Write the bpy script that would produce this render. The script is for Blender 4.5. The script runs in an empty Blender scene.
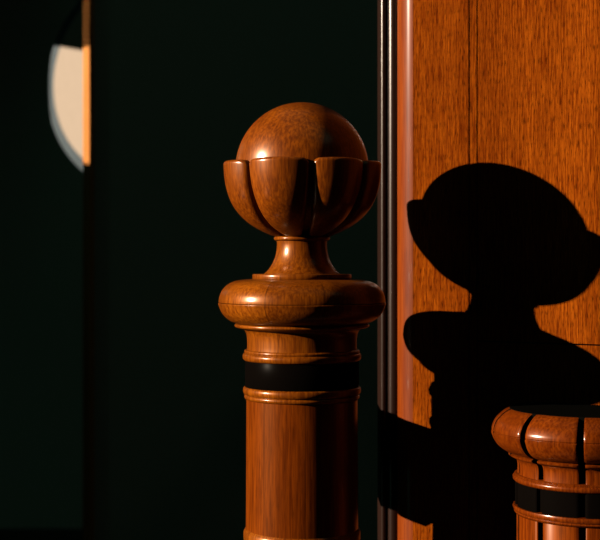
import bpy, bmesh, math
from math import sin, cos, pi, radians, sqrt
C = bpy.context.scene
COL = C.collection
F = 1305.0            # focal length in pixels of the 600 px wide frame
EYE = 1.05            # camera height
HOR = 260.0           # image row of the horizon
# ---------------------------------------------------------------- camera
cd = bpy.data.cameras.new('camera'); cam = bpy.data.objects.new('camera', cd); COL.objects.link(cam)
cam.location = (0, 0, EYE); cam.rotation_euler = (pi/2, 0, 0)
cd.sensor_width = 36; cd.lens = 36*F/600
cd.shift_y = -(270-HOR)/600.0
cd.clip_start = .01
cd.dof.use_dof = True; cd.dof.focus_distance = 1.26; cd.dof.aperture_fstop = 9.0
C.camera = cam
# ---------------------------------------------------------------- world, sun, exposure
w = bpy.data.worlds.new('world'); C.world = w; w.use_nodes = True
bg = w.node_tree.nodes['Background']; bg.inputs[0].default_value = (.40, 1.0, .68, 1); bg.inputs[1].default_value = .20
SUN_AZ, SUN_EL = 75.5, 15.5       # degrees left of the line towards the camera; elevation
def sun_dir():                    # direction the light travels
    a, e = radians(SUN_AZ), radians(SUN_EL)
    return (sin(a)*cos(e), cos(a)*cos(e), -sin(e))
from mathutils import Vector
sl = bpy.data.lights.new('sun', 'SUN'); so = bpy.data.objects.new('sun', sl); COL.objects.link(so)
so.rotation_euler = Vector(sun_dir()).to_track_quat('-Z', 'Y').to_euler()
so.location = (-4, .3, 3)
sl.energy = 26; sl.angle = radians(.55); sl.color = (1, .80, .60)
C.view_settings.view_transform = 'Standard'; C.view_settings.look = 'None'
C.view_settings.exposure = 0; C.view_settings.gamma = 1; C.view_settings.use_curve_mapping = False

# ---------------------------------------------------------------- materials
def nodes(name):
    m = bpy.data.materials.new(name); m.use_nodes = True
    nt = m.node_tree; return m, nt, nt.nodes, nt.links, nt.nodes['Principled BSDF']
def plain(name, col, rough=.5, coat=0, crough=.1, spec=.5, metal=0, var=.15):
    m, nt, N, L, p = nodes(name)
    tc = N.new('ShaderNodeTexCoord'); n = N.new('ShaderNodeTexNoise'); n.inputs['Scale'].default_value = 40
    L.new(tc.outputs['Object'], n.inputs['Vector'])
    mx = N.new('ShaderNodeMix'); mx.data_type = 'RGBA'
    mx.inputs['A'].default_value = (*[c*(1-var) for c in col], 1); mx.inputs['B'].default_value = (*[min(1, c*(1+var)) for c in col], 1)
    L.new(n.outputs['Fac'], mx.inputs['Factor']); L.new(mx.outputs['Result'], p.inputs['Base Color'])
    p.inputs['Roughness'].default_value = rough; p.inputs['Coat Weight'].default_value = coat
    p.inputs['Coat Roughness'].default_value = crough; p.inputs['Specular IOR Level'].default_value = spec
    p.inputs['Metallic'].default_value = metal
    return m
def wood(name, light, dark, fine=420, band=30, rough=.4, spec=.35, coat=.6, crough=.12, pores=.5, bump=.12, staves=0, off=0.0, hor=False, tint=(1, 1, 1)):
    """vertical-grained varnished wood; staves > 0 gives glued staves round the axis slightly different tones"""
    m, nt, N, L, p = nodes(name)
    tc = N.new('ShaderNodeTexCoord')
    def noise(sc, detail=3, dist=0):
        mp = N.new('ShaderNodeMapping'); mp.inputs['Scale'].default_value = sc
        L.new(tc.outputs['Object'], mp.inputs['Vector'])
        n = N.new('ShaderNodeTexNoise'); n.inputs['Scale'].default_value = 1; n.inputs['Detail'].default_value = detail
        n.inputs['Distortion'].default_value = dist
        L.new(mp.outputs[0], n.inputs['Vector']); return n.outputs['Fac']
    def scale3(a, z): return (z, a, a) if hor else (a, a, z)
    def ramp(src, p0, p1, c0, c1):
        r = N.new('ShaderNodeValToRGB'); e = r.color_ramp.elements
        e[0].position = p0; e[1].position = p1; e[0].color = (*c0, 1); e[1].color = (*c1, 1)
        L.new(src, r.inputs[0]); return r.outputs[0]
    def mul(a, b, f=1.0):
        x = N.new('ShaderNodeMix'); x.data_type = 'RGBA'; x.blend_type = 'MULTIPLY'; x.inputs['Factor'].default_value = f
        L.new(a, x.inputs['A']); L.new(b, x.inputs['B']); return x.outputs['Result']
    f1 = noise(scale3(fine, fine*.045), 4, .3)
    f2 = noise(scale3(band, band*.05), 2, .6)
    f3 = noise(scale3(fine*2.0, fine*.16), 1)
    base = ramp(f1, .36, .66, dark, light)
    base = mul(base, ramp(f2, .3, .7, (.72, .66, .6), (1.12, 1.12, 1.1)))
    base = mul(base, ramp(f3, .36, .48, (1-pores,)*3, (1, 1, 1)))
    if staves:
        sx = N.new('ShaderNodeSeparateXYZ'); L.new(tc.outputs['Object'], sx.inputs[0])
        def mth(op, a, b=None):
            q = N.new('ShaderNodeMath'); q.operation = op
            for i, v in enumerate((a, b)):
                if v is None: continue
                if isinstance(v, (int, float)): q.inputs[i].default_value = v
                else: L.new(v, q.inputs[i])
            return q.outputs[0]
        an = mth('ARCTAN2', sx.outputs[0], mth('MULTIPLY', sx.outputs[1], -1.0))
        st = mth('ADD', mth('MULTIPLY', mth('ADD', an, off), staves/(2*pi)), 20.0)
        wn = N.new('ShaderNodeTexWhiteNoise'); wn.noise_dimensions = '1D'; L.new(mth('FLOOR', st), wn.inputs['W'])
        base = mul(base, ramp(wn.outputs['Value'], 0, 1, (.80, .76, .72), (1.08, 1.1, 1.1)))
        fr = mth('FRACT', st)
        base = mul(base, ramp(mth('MINIMUM', fr, mth('SUBTRACT', 1.0, fr)), .004, .012, (.45, .4, .4), (1, 1, 1)))
    L.new(base, p.inputs['Base Color'])
    b = N.new('ShaderNodeBump'); b.inputs['Strength'].default_value = bump; b.inputs['Distance'].default_value = .0004
    L.new(f1, b.inputs['Height']); L.new(b.outputs[0], p.inputs['Normal'])
    p.inputs['Roughness'].default_value = rough; p.inputs['Specular IOR Level'].default_value = spec
    p.inputs['Specular Tint'].default_value = (*tint, 1)
    p.inputs['Coat Weight'].default_value = coat; p.inputs['Coat Roughness'].default_value = crough
    return m
TN = (1, .36, .035)                # lacquer over wood: warm sheen
M_turn = wood('varnished turned wood', (0.0980, 0.0262, 0.0010), (0.0450, 0.0098, 0.0004), fine=500, pores=.22, staves=9, off=radians(25), coat=0.174, crough=.2, bump=.05, spec=0.12, rough=.38, tint=TN)
M_body = wood('varnished stave wood', (0.0670, 0.0135, 0.0005), (0.0340, 0.0058, 0.0002), fine=420, pores=.25, staves=8, off=radians(42), coat=0.023, crough=.22, bump=.05, spec=0.24, rough=.30, tint=(1, .32, .02))
M_ball = wood('varnished ball wood', (0.0880, 0.0210, 0.0008), (0.0430, 0.0086, 0.0004), fine=420, pores=.25, coat=0.290, crough=.22, bump=.04, spec=0.12, rough=.38, tint=TN)
M_panel = wood('mahogany panel veneer', (0.09570, 0.02146, 0.00099), (0.03828, 0.00609, 0.00035), fine=720, band=26, pores=.6, rough=.6, spec=0, coat=0.003, crough=.2)
M_stile = wood('mahogany stile', (0.07691, 0.01538, 0.00100), (0.05429, 0.00905, 0.00059), fine=300, pores=.15, rough=.5, spec=0.029, coat=0.16, crough=.17, bump=.03)
M_new2 = wood('reddish turned wood', (0.0600, 0.0112, 0.0005), (0.0310, 0.0046, 0.0002), fine=420, pores=.3, coat=0.203, crough=.2, bump=.04, spec=0.070, rough=.42, tint=(1, .28, .02))
M_shaft2 = wood('reddish stave wood', (0.0600, 0.0112, 0.0005), (0.0310, 0.0046, 0.0002), fine=420, pores=.3, coat=0.012, crough=.2, bump=.04, spec=0.058, rough=.42, tint=(1, .28, .02))
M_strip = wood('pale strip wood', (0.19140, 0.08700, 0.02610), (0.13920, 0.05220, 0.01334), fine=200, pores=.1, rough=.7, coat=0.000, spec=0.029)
M_rail = wood('handrail wood', (0.04640, 0.01160, 0.00116), (0.02900, 0.00580, 0.00058), fine=300, coat=0.174, spec=0.046)
M_black = plain('ebonised band', (.0008, .0006, .0005), .5, coat=.006, crough=.3, spec=.0)
M_inlay_shade = plain('dark inlay and top shade', (.001, .001, .0008), .9, spec=.0)  # inlay and grooves; on the second newel's top it paints shade
M_trim = plain('dark polished metal', (.0055, .0022, .0014), .6, coat=.45, crough=.26, spec=.0)
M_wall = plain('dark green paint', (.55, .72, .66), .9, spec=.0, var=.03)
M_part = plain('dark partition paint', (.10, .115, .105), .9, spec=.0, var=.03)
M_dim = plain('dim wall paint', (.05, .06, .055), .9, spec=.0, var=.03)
M_floor = plain('dark floor', (.03, .025, .02), .6)
M_cream = plain('cream paint', (.115, .10, .085), .9, spec=.1, var=.05)
M_grey = plain('blue grey paint', (.02, .029, .036), .9, spec=.1)

# ---------------------------------------------------------------- helpers
def link(name, bm, mat, parent=None, smooth=True, loc=(0, 0, 0), bevel=0, ang=35):
    bmesh.ops.recalc_face_normals(bm, faces=bm.faces[:])
    me = bpy.data.meshes.new(name); bm.to_mesh(me); bm.free()
    me.materials.append(mat)
    if mat in (M_new2, M_shaft2): me.materials.append(M_inlay_shade)
    if smooth:
        me.shade_smooth(); me.set_sharp_from_angle(angle=radians(ang))
    o = bpy.data.objects.new(name, me); COL.objects.link(o); o.location = loc
    if parent: o.parent = parent
    if bevel:
        b = o.modifiers.new('bevel', 'BEVEL'); b.width = bevel; b.segments = 3; b.limit_method = 'ANGLE'
        b.angle_limit = radians(40); b.harden_normals = True
    return o
def empty(name, loc, label, cat, group=None):
    o = bpy.data.objects.new(name, None); COL.objects.link(o); o.location = loc; o.empty_display_size = .05
    tag(o, label, cat, group); return o
def tag(o, label, cat, group=None):
    o['label'] = label; o['category'] = cat
    if group: o['group'] = group
def structure(o): o['kind'] = 'structure'; return o
def spline(pts, n=6):
    """Catmull-Rom through the profile points"""
    out = []
    P = [pts[0]]+list(pts)+[pts[-1]]
    for i in range(1, len(P)-2):
        a, b, c, d = P[i-1:i+3]
        for k in range(n):
            t = k/n
            out.append(tuple(.5*((2*b[j])+(-a[j]+c[j])*t+(2*a[j]-5*b[j]+4*c[j]-d[j])*t*t+(-a[j]+3*b[j]-3*c[j]+d[j])*t**3) for j in (0, 1)))
    out.append(pts[-1]); return out
def lathe(prof, seg=96, grooves=None, depth=.012, gw=.0027):
    """closed solid of revolution from (radius, z); grooves: angles (measured from -Y towards -X) cut as vertical slots"""
    bm = bmesh.new(); rows = []
    angs = []
    if grooves:
        g = sorted(a % (2*pi) for a in grooves)
        rm = max(r for r, z in prof)
        for i, a in enumerate(g):
            b = g[(i+1) % len(g)]
            if b <= a: b += 2*pi
            h = gw/(rm*.82)
            angs += [(a-h*.8, 1, 0), (a+h*.8, 1, 0), (a+h, 0, .6), (a+h*1.35, 0, .12)]
            n = max(6, int(seg/len(g))); lo, hi = a+h*1.9, b-h*1.9
            angs += [(lo+(hi-lo)*k/n, 0, 0) for k in range(n+1)]
            angs += [(b-h*1.35, 0, .12), (b-h, 0, .6)]
    else:
        angs = [(2*pi*k/seg, 0, 0) for k in range(seg)]
    for r, z in prof:
        row = []
        for a, g_, e in angs:
            rr = max(r-depth, r*.3) if g_ else r-.0016*e*min(1, r/.03)
            row.append(bm.verts.new((-rr*sin(a), -rr*cos(a), z)))
        rows.append(row)
    n = len(angs)
    for i in range(len(rows)-1):
        for k in range(n):
            f = bm.faces.new((rows[i][k], rows[i][(k+1) % n], rows[i+1][(k+1) % n], rows[i+1][k]))
            if angs[k][1] or angs[(k+1) % n][1]: f.material_index = 1
    bm.faces.new(rows[0]); bm.faces.new(rows[-1][::-1])
    return bm
def prism(poly, z0, z1, cap=True):
    bm = bmesh.new()
    a = [bm.verts.new((x, y, z0)) for x, y in poly]; b = [bm.verts.new((x, y, z1)) for x, y in poly]
    n = len(poly)
    for k in range(n): bm.faces.new((a[k], a[(k+1) % n], b[(k+1) % n], b[k]))
    if cap: bm.faces.new(a); bm.faces.new(b[::-1])
    return bm
def box(x0, x1, y0, y1, z0, z1): return prism([(x0, y0), (x1, y0), (x1, y1), (x0, y1)], z0, z1)
def H(y): return EYE+(HOR-y)/1000.0      # height read off the first newel (1 px = 1 mm there)

# ---------------------------------------------------------------- room shell
structure(link('floor', box(-2.4, 2.4, -1.5, 5.2, -.1, 0), M_floor, smooth=False))
structure(link('ceiling', box(-2.4, 2.4, 2.6, 5.2, 2.9, 3.0), M_wall, smooth=False))
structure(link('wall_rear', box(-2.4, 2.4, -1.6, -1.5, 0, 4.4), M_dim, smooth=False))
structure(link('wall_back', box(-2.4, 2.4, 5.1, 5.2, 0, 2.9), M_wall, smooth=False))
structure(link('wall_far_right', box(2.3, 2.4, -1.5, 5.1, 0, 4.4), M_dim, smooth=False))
# partition: dark wall whose left edge carries the wooden strip
PY = 2.6
px = lambda x, D: (x-300)/F*D
pz = lambda y, D: EYE+(HOR-y)/F*D
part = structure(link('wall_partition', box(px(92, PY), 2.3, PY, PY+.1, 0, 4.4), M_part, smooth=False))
# unseen left wall, openings shaped to aim the sun (a grid of rectangles, some left open)
WX = -1.4
d = sun_dir()
def back(X, Y, Z):                # where the sun ray through a point crosses the left wall
    t = (X-WX)/d[0]; return (Y-d[1]*t, Z-d[2]*t)
holes = []
ya = back(.12, .95, 1)[0]; yb = back(.09, 1.52, 1)[0]
holes.append((ya, yb, .35, 2.6))
# strip beam
sY = PY-.02
y_s0 = back(px(92.5, sY), sY-.027, 1)[0]; y_s1 = back(px(80, sY), sY+.035, 1)[0]
z_top = back(px(86, sY), sY, pz(45, sY))[1]; z_bot = back(px(86, sY), sY, pz(163, sY))[1]
holes.append((y_s0, y_s1, z_bot, z_top))
# disc beam
dY = 3.6
y_d0 = back(px(0, dY), dY-.85, 1)[0]; y_d1 = back(px(84, dY), dY+.3, 1)[0]
zt = back(px(68, dY), dY, pz(39, dY))[1]; zb = back(px(60, dY), dY, pz(190, dY))[1]
holes.append((max(y_d0, y_s1+.05), y_d1, zb, zt))
for k in range(10):               # added slits above the strip's opening, passing faint sun to its upper part
    holes.append((y_s0, y_s1, z_top+.0085+.012*k, z_top+.0125+.012*k))
ys = sorted({-1.5, 5.1, *[h[0] for h in holes], *[h[1] for h in holes]})
zs = sorted({0, 4.4, *[h[2] for h in holes], *[h[3] for h in holes]})
bm = bmesh.new()
def addbox(bm, x0, x1, y0, y1, z0, z1):
    v = [bm.verts.new((x, y, z)) for x in (x0, x1) for y in (y0, y1) for z in (z0, z1)]
    for f in ((0, 1, 3, 2), (4, 6, 7, 5), (0, 4, 5, 1), (2, 3, 7, 6), (0, 2, 6, 4), (1, 5, 7, 3)): bm.faces.new([v[i] for i in f])
for i in range(len(ys)-1):
    for k in range(len(zs)-1):
        cy, cz = (ys[i]+ys[i+1])/2, (zs[k]+zs[k+1])/2
        if any(h[0] < cy < h[1] and h[2] < cz < h[3] for h in holes): continue
        addbox(bm, WX-.01, WX, ys[i], ys[i+1], zs[k], zs[k+1])
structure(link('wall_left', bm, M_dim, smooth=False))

# right wall: veneered panelling running towards the camera
WS, W0 = .583, 1.4818              # wall plane: depth = W0 - WS * x
PHI = math.atan(WS)
k0 = (412-300)/F; P0 = (k0*W0/(1+k0*WS), W0/(1+k0*WS))
def tpar(xpix):
    k = (xpix-300)/F; return (k*P0[1]-P0[0])/(cos(PHI)+k*sin(PHI))
t1, t2 = tpar(469), tpar(477); gw = .0015
def wallobj(name, bm, mat, **kw):
    o = link(name, bm, mat, loc=(P0[0], P0[1], 0), **kw); o.rotation_euler = (0, 0, -PHI); return o
tp = tpar(412.5)
zg = EYE-(345-HOR)*1.31/F
wr = structure(wallobj('wall_right', box(.0, 1.1, .003, .05, 0, 2.9), M_inlay_shade, smooth=False))
def child(name, bm, mat, **kw):
    return link(name, bm, mat, parent=wr, **kw)
child('veneer_panel', box(t2+gw/2, 1.1, 0, .004, zg+.0008, 2.9), M_panel, smooth=False)
child('veneer_panel', box(t2+gw/2, 1.1, 0, .004, 0.02, zg-.0008), M_panel, smooth=False)
child('narrow_panel', box(.0012, t1-gw/2, 0, .004, .0, 2.9), M_panel, smooth=False)
child('inlay_band', box(t1+gw/2, t2-gw/2, 0.0003, .004, .0, 2.9), M_panel, smooth=False)
R = .028
poly = [(.001, 0)]+[(-R*sin(radians(b)), R-R*cos(radians(b))) for b in range(0, 101, 3)]+[(-.02, .09), (.001, .09)]
tr = structure(wallobj('trim_1', prism(poly, 0, 2.9), M_stile))
# dark polished double bead beside it
def beads(specs, back):
    pts = []
    for (cx, cy, r, a0, a1) in specs:
        pts += [(cx-r*sin(radians(a)), cy-r*cos(radians(a))) for a in range(a0, a1-1, -6)]
    return pts+back
D2 = 1.450
c1, c2 = px(383.8, D2), px(394.0, D2)
poly = beads([(c1, D2+.004, .0034, 100, -70), (c2, D2+.004, .0068, 70, -60)], [(c2+.006, D2+.06), (c1-.0034, D2+.06)])
structure(link('trim_2', prism(poly, 0, 2.9), M_trim, ang=60))

# ---------------------------------------------------------------- first newel post
NX, NY = .002, 1.305
newel = empty('newel_post', (NX, NY, 0), 'tall turned wooden newel post topped by a ball held in carved petals', 'newel post')
def np(name, prof, mat, seg=96, **kw): return link(name, lathe([(r, z) for r, z in prof], seg), mat, parent=newel, **kw)
def pr(pts): return [(r/1000.0, H(y)) for r, y in pts]
# body
np('shaft', [(.0555, 0), (.0555, H(528))]+pr([(56.2, 527), (56, 500), (55.6, 399), (55, 398.5)]), M_body, seg=128)
np('base_ring', [(.057, H(540)), (.0585, H(538)), (.0585, H(531)), (.0572, H(528.5)), (.0562, H(527))], M_turn)
np('lower_ring', pr([(55, 399), (57, 398), (57.8, 396.5), (57.6, 394.8), (56.6, 394), (58.2, 393), (59, 390.5), (58.8, 387.5), (57.4, 386), (55, 386)]), M_turn, ang=60)
np('dark_band', pr([(56.4, 387), (57, 386), (57, 360), (56.4, 359)]), M_black)
np('upper_ring', pr([(55, 360), (57.5, 360), (59, 358.5), (59.4, 355.5), (58.6, 353.2), (57, 352.6), (57.8, 351.5), (57.6, 350), (56, 349.2), (53, 349)]), M_turn, ang=60)
cove = spline([(55, 349.5), (54.8, 345), (55, 338), (56, 333), (58, 329.5), (61, 328)], 5)
np('neck_collar', pr([(50, 350)]+cove+[(50, 328)]), M_turn)
np('lip', pr([(55, 328.2), (64, 327.8), (67, 326.5), (67.6, 325), (66.5, 323.6), (55, 323)]), M_turn, ang=60)
low = spline([(66, 323), (72, 320.5), (77.5, 316), (81, 311), (83, 306), (83.8, 303.5), (83.6, 302.9)], 5)
up = spline([(83.2, 302), (83, 299), (81.8, 294), (79, 289), (74, 284.2), (67, 281), (58, 279.6), (49, 279)], 5)
np('cap_ring', pr([(50, 323.2)]+low+[(81.6, 302.4)]+up), M_turn, seg=160)
np('plinth_disc', pr([(40, 279.6), (48.8, 279.4), (49.6, 278.6), (49.6, 274.8), (49, 274), (40, 273.8)]), M_turn, ang=50)
np('finial_neck', pr([(38, 274)]+spline([(38, 273.6), (34.5, 270.5), (30.5, 265), (27.3, 258), (25.6, 251), (25, 245), (25.3, 241)], 5)+[(25.3, 240.8)]), M_turn)
np('neck_bead', pr([(22, 241), (26.5, 240.8), (28, 239.6), (28.2, 238), (27, 236.6), (20, 236)]), M_turn, ang=60)
BR, BZ = .0666, H(169.3)
np('ball', [(BR*cos(radians(a)), BZ+BR*sin(radians(a))) for a in [-89.5]+list(range(-87, 88, 3))+[89.5]], M_ball, seg=128)
cup = spline([(.024, H(238)), (.036, H(233.5)), (.049, H(226.8)), (.059, H(219)), (.0665, H(210.5)), (.0715, H(202)), (.0757, H(190)), (.078, H(177)), (.0788, H(164.5))], 8)
def rcup(z):
    for (r0, z0), (r1, z1) in zip(cup, cup[1:]):
        if z <= z1: return r0+(r1-r0)*(z-z0)/(z1-z0) if z1 > z0 else r0
    return cup[-1][0]
def petal(mid, half):
    bm = bmesh.new(); h = [1, .993, .98, .96, .93, .90, .86, .8]; us = [-x for x in h]+[-.7+.1*k for k in range(15)]+h[::-1]
    vs = [k/26 for k in range(25)]+[.95, .965, .98, .99, .996, 1]; nv = len(vs)-1; zb, zt = H(238), H(162.2)
    EB = .0042
    def grid(inner):
        rows = []
        for v in vs:
            row = []
            for u in us:
                s = max(0, (abs(u)-.76)/.24)
                top = zt-.0075*(1-sqrt(max(0, 1-s*s)))-.001*u*u
                z = zb+(top-zb)*v; r = rcup(z)
                g = .0013+.0030*(1-v)
                ha = max(half-g/r, .1)
                e = min((1-abs(u))*ha*r, (top-z)*1.3)
                rr = r
                bl = (.0075*u*u-.0008)*min(1, r/.07)**2
                rr = r-bl
                if e < EB: rr -= .0036*(1-sqrt(max(0, 1-(1-e/EB)**2)))*min(1, r/.04)
                if inner:
                    q = BR*BR-(z-BZ)**2
                    rr = max(r-.0108*min(1, r/.04)-bl*.6, (sqrt(q) if q > 0 else 0)+.0003)
                    rr = min(rr, r-bl-.0008)
                a = mid+u*ha
                row.append(bm.verts.new((-rr*sin(a), -rr*cos(a), z)))
            rows.append(row)
        return rows
    o, i = grid(False), grid(True); n = len(us)
    for k in range(nv):
        for j in range(n-1):
            bm.faces.new((o[k][j], o[k][j+1], o[k+1][j+1], o[k+1][j])); bm.faces.new((i[k][j+1], i[k][j], i[k+1][j], i[k+1][j+1]))
        bm.faces.new((o[k][0], o[k+1][0], i[k+1][0], i[k][0])); bm.faces.new((o[k][-1], i[k][-1], i[k+1][-1], o[k+1][-1]))
    for j in range(n-1):
        bm.faces.new((o[nv][j], o[nv][j+1], i[nv][j+1], i[nv][j])); bm.faces.new((o[0][j+1], o[0][j], i[0][j], i[0][j+1]))
    return bm
GAPS = [47, -7.2, -57, -105, -156, -207, -260, -313]      # the slots between the petals
for g0, g1 in zip(GAPS, GAPS[1:]):
    link('petal', petal(radians((g0+g1)/2), radians((g0-g1)/2)), M_ball, parent=newel, ang=60)

# ---------------------------------------------------------------- second newel post, lower and wider, grooved into staves
S2 = 1.068; N2X, N2Y = .265*S2, 1.20*S2      # a half newel standing against the panelled wall
new2 = empty('newel_post', (N2X, N2Y, 0), 'short wide wooden newel post cut by dark vertical grooves, standing against the panelled wall', 'newel post')
GR = [radians(16.8+36*k) for k in range(10)]
def H2(y): return EYE-(y-HOR)*1.186*S2/F
def n2(name, prof, mat, gro=True, depth=.010, **kw):
    bm = lathe([(r/1000.0*S2, H2(y)) for r, y in prof], 120, GR if gro else None, depth*S2)
    nrm = Vector((sin(PHI), cos(PHI), 0)); p = Vector((0, W0-WS*N2X-N2Y, 0))-nrm*.0006
    cut = bmesh.ops.bisect_plane(bm, geom=bm.verts[:]+bm.edges[:]+bm.faces[:], plane_co=p, plane_no=nrm, clear_outer=True)
    bmesh.ops.holes_fill(bm, edges=[e for e in cut['geom_cut'] if isinstance(e, bmesh.types.BMEdge)], sides=0)
    return link(name, bm, mat, parent=new2, **kw)
o = n2('shaft', [(65, HOR+EYE*F/1.186/S2), (65, 516), (64.5, 515)], M_shaft2)
n2('lower_ring', [(62, 517), (66, 516.5), (67.4, 514.5), (66.6, 513.4), (68, 512), (68.6, 510), (68, 508), (64, 507.5)], M_new2, False, ang=60)
n2('dark_band', [(65, 509), (66.4, 508), (66.4, 483), (65, 482)], M_black, True, .004)
n2('upper_ring', [(64, 484), (67, 483.6), (68.4, 482), (68.6, 479.5), (67.6, 478), (66.6, 477.6), (67, 476.6), (66, 475.8), (63, 475.6)], M_new2, False, ang=60)
n2('neck_collar', [(60, 477)]+spline([(64.5, 477), (64.2, 470), (64.6, 464), (66.5, 460.5), (69, 459)], 4)+[(60, 459)], M_new2)
n2('lip', [(62, 459.5), (70, 459), (72.5, 457.5), (72.8, 456), (71, 455), (60, 454.5)], M_new2, ang=60)
n2('cap_ring', [(50, 455)]+spline([(69, 455), (75, 453), (81, 449), (85.4, 443), (87.8, 437), (88.4, 434)], 5)+[(87.4, 433)]+
   spline([(88, 432), (87.4, 428), (84.6, 421.5), (80, 416), (74.5, 411.6), (68.5, 410), (60, 411), (50, 413)], 5), M_new2, depth=.014)
n2('shaded_top_disc', [(44, 420), (72, 418), (72.5, 411.4), (71, 410), (30, 409.8)], M_inlay_shade, False)  # black colour stands in for the first newel's shadow on the wooden top

# ---------------------------------------------------------------- handrail running back from the first newel
hz = EYE-.144; 
prof = [(-.030, 0), (-.033, .006), (-.033, .018), (-.026, .026), (-.026, .066), (-.032, .074), (-.031, .084), (-.020, .093), (0, .096), (.020, .093), (.031, .084), (.032, .074), (.026, .066), (.026, .026), (.033, .018), (.033, .006), (.030, 0)]
bm = bmesh.new(); ra = []
for Y in (NY+.0558, PY):
    ra.append([bm.verts.new((NX+x, Y, hz-.096+z)) for x, z in prof])
for k in range(len(prof)): bm.faces.new((ra[0][k], ra[0][(k+1) % len(prof)], ra[1][(k+1) % len(prof)], ra[1][k]))
bm.faces.new(ra[0]); bm.faces.new(ra[1][::-1])
tag(link('handrail', bm, M_rail, ang=50), 'wooden handrail running back behind the tall newel post', 'handrail')

# ---------------------------------------------------------------- wooden strip on the partition edge, cream discs beyond
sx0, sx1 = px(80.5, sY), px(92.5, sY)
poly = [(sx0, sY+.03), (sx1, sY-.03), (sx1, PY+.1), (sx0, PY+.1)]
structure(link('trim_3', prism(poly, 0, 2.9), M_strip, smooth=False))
def disc(cx, cy, Rpx, Dd, yaw, rim, label):
    """shallow round plaque, face turned to the left"""
    e = empty('wall_disc', (px(cx, Dd), Dd, pz(cy, Dd)), label, 'wall disc')
    e.rotation_euler = (0, 0, -yaw)
    Rm = Rpx/F*Dd; sx = 1/cos(yaw)
    def ring(prof, seg=96):
        bm = bmesh.new(); rows = []
        for r, y in prof: rows.append([bm.verts.new((r*cos(2*pi*k/seg)*sx, y, r*sin(2*pi*k/seg))) for k in range(seg)])
        for a, b in zip(rows, rows[1:]):
            for k in range(seg): bm.faces.new((a[k], a[(k+1) % seg], b[(k+1) % seg], b[k]))
        bm.faces.new(rows[0]); bm.faces.new(rows[-1][::-1]); return bm
    link('face', ring([(Rm, .02), (Rm, 0), (Rm*.6, -.002), (.001, -.003)]), M_cream, parent=e)
    link('rim', ring([(Rm+rim, .025), (Rm+rim, .012), (Rm+rim*.6, .006), (Rm-.001, .004)]), M_grey, parent=e)
    return e
disc(141, 75, 104, dY, radians(40), .034, 'pale cream disc with blue-grey rim half hidden behind the wooden strip')
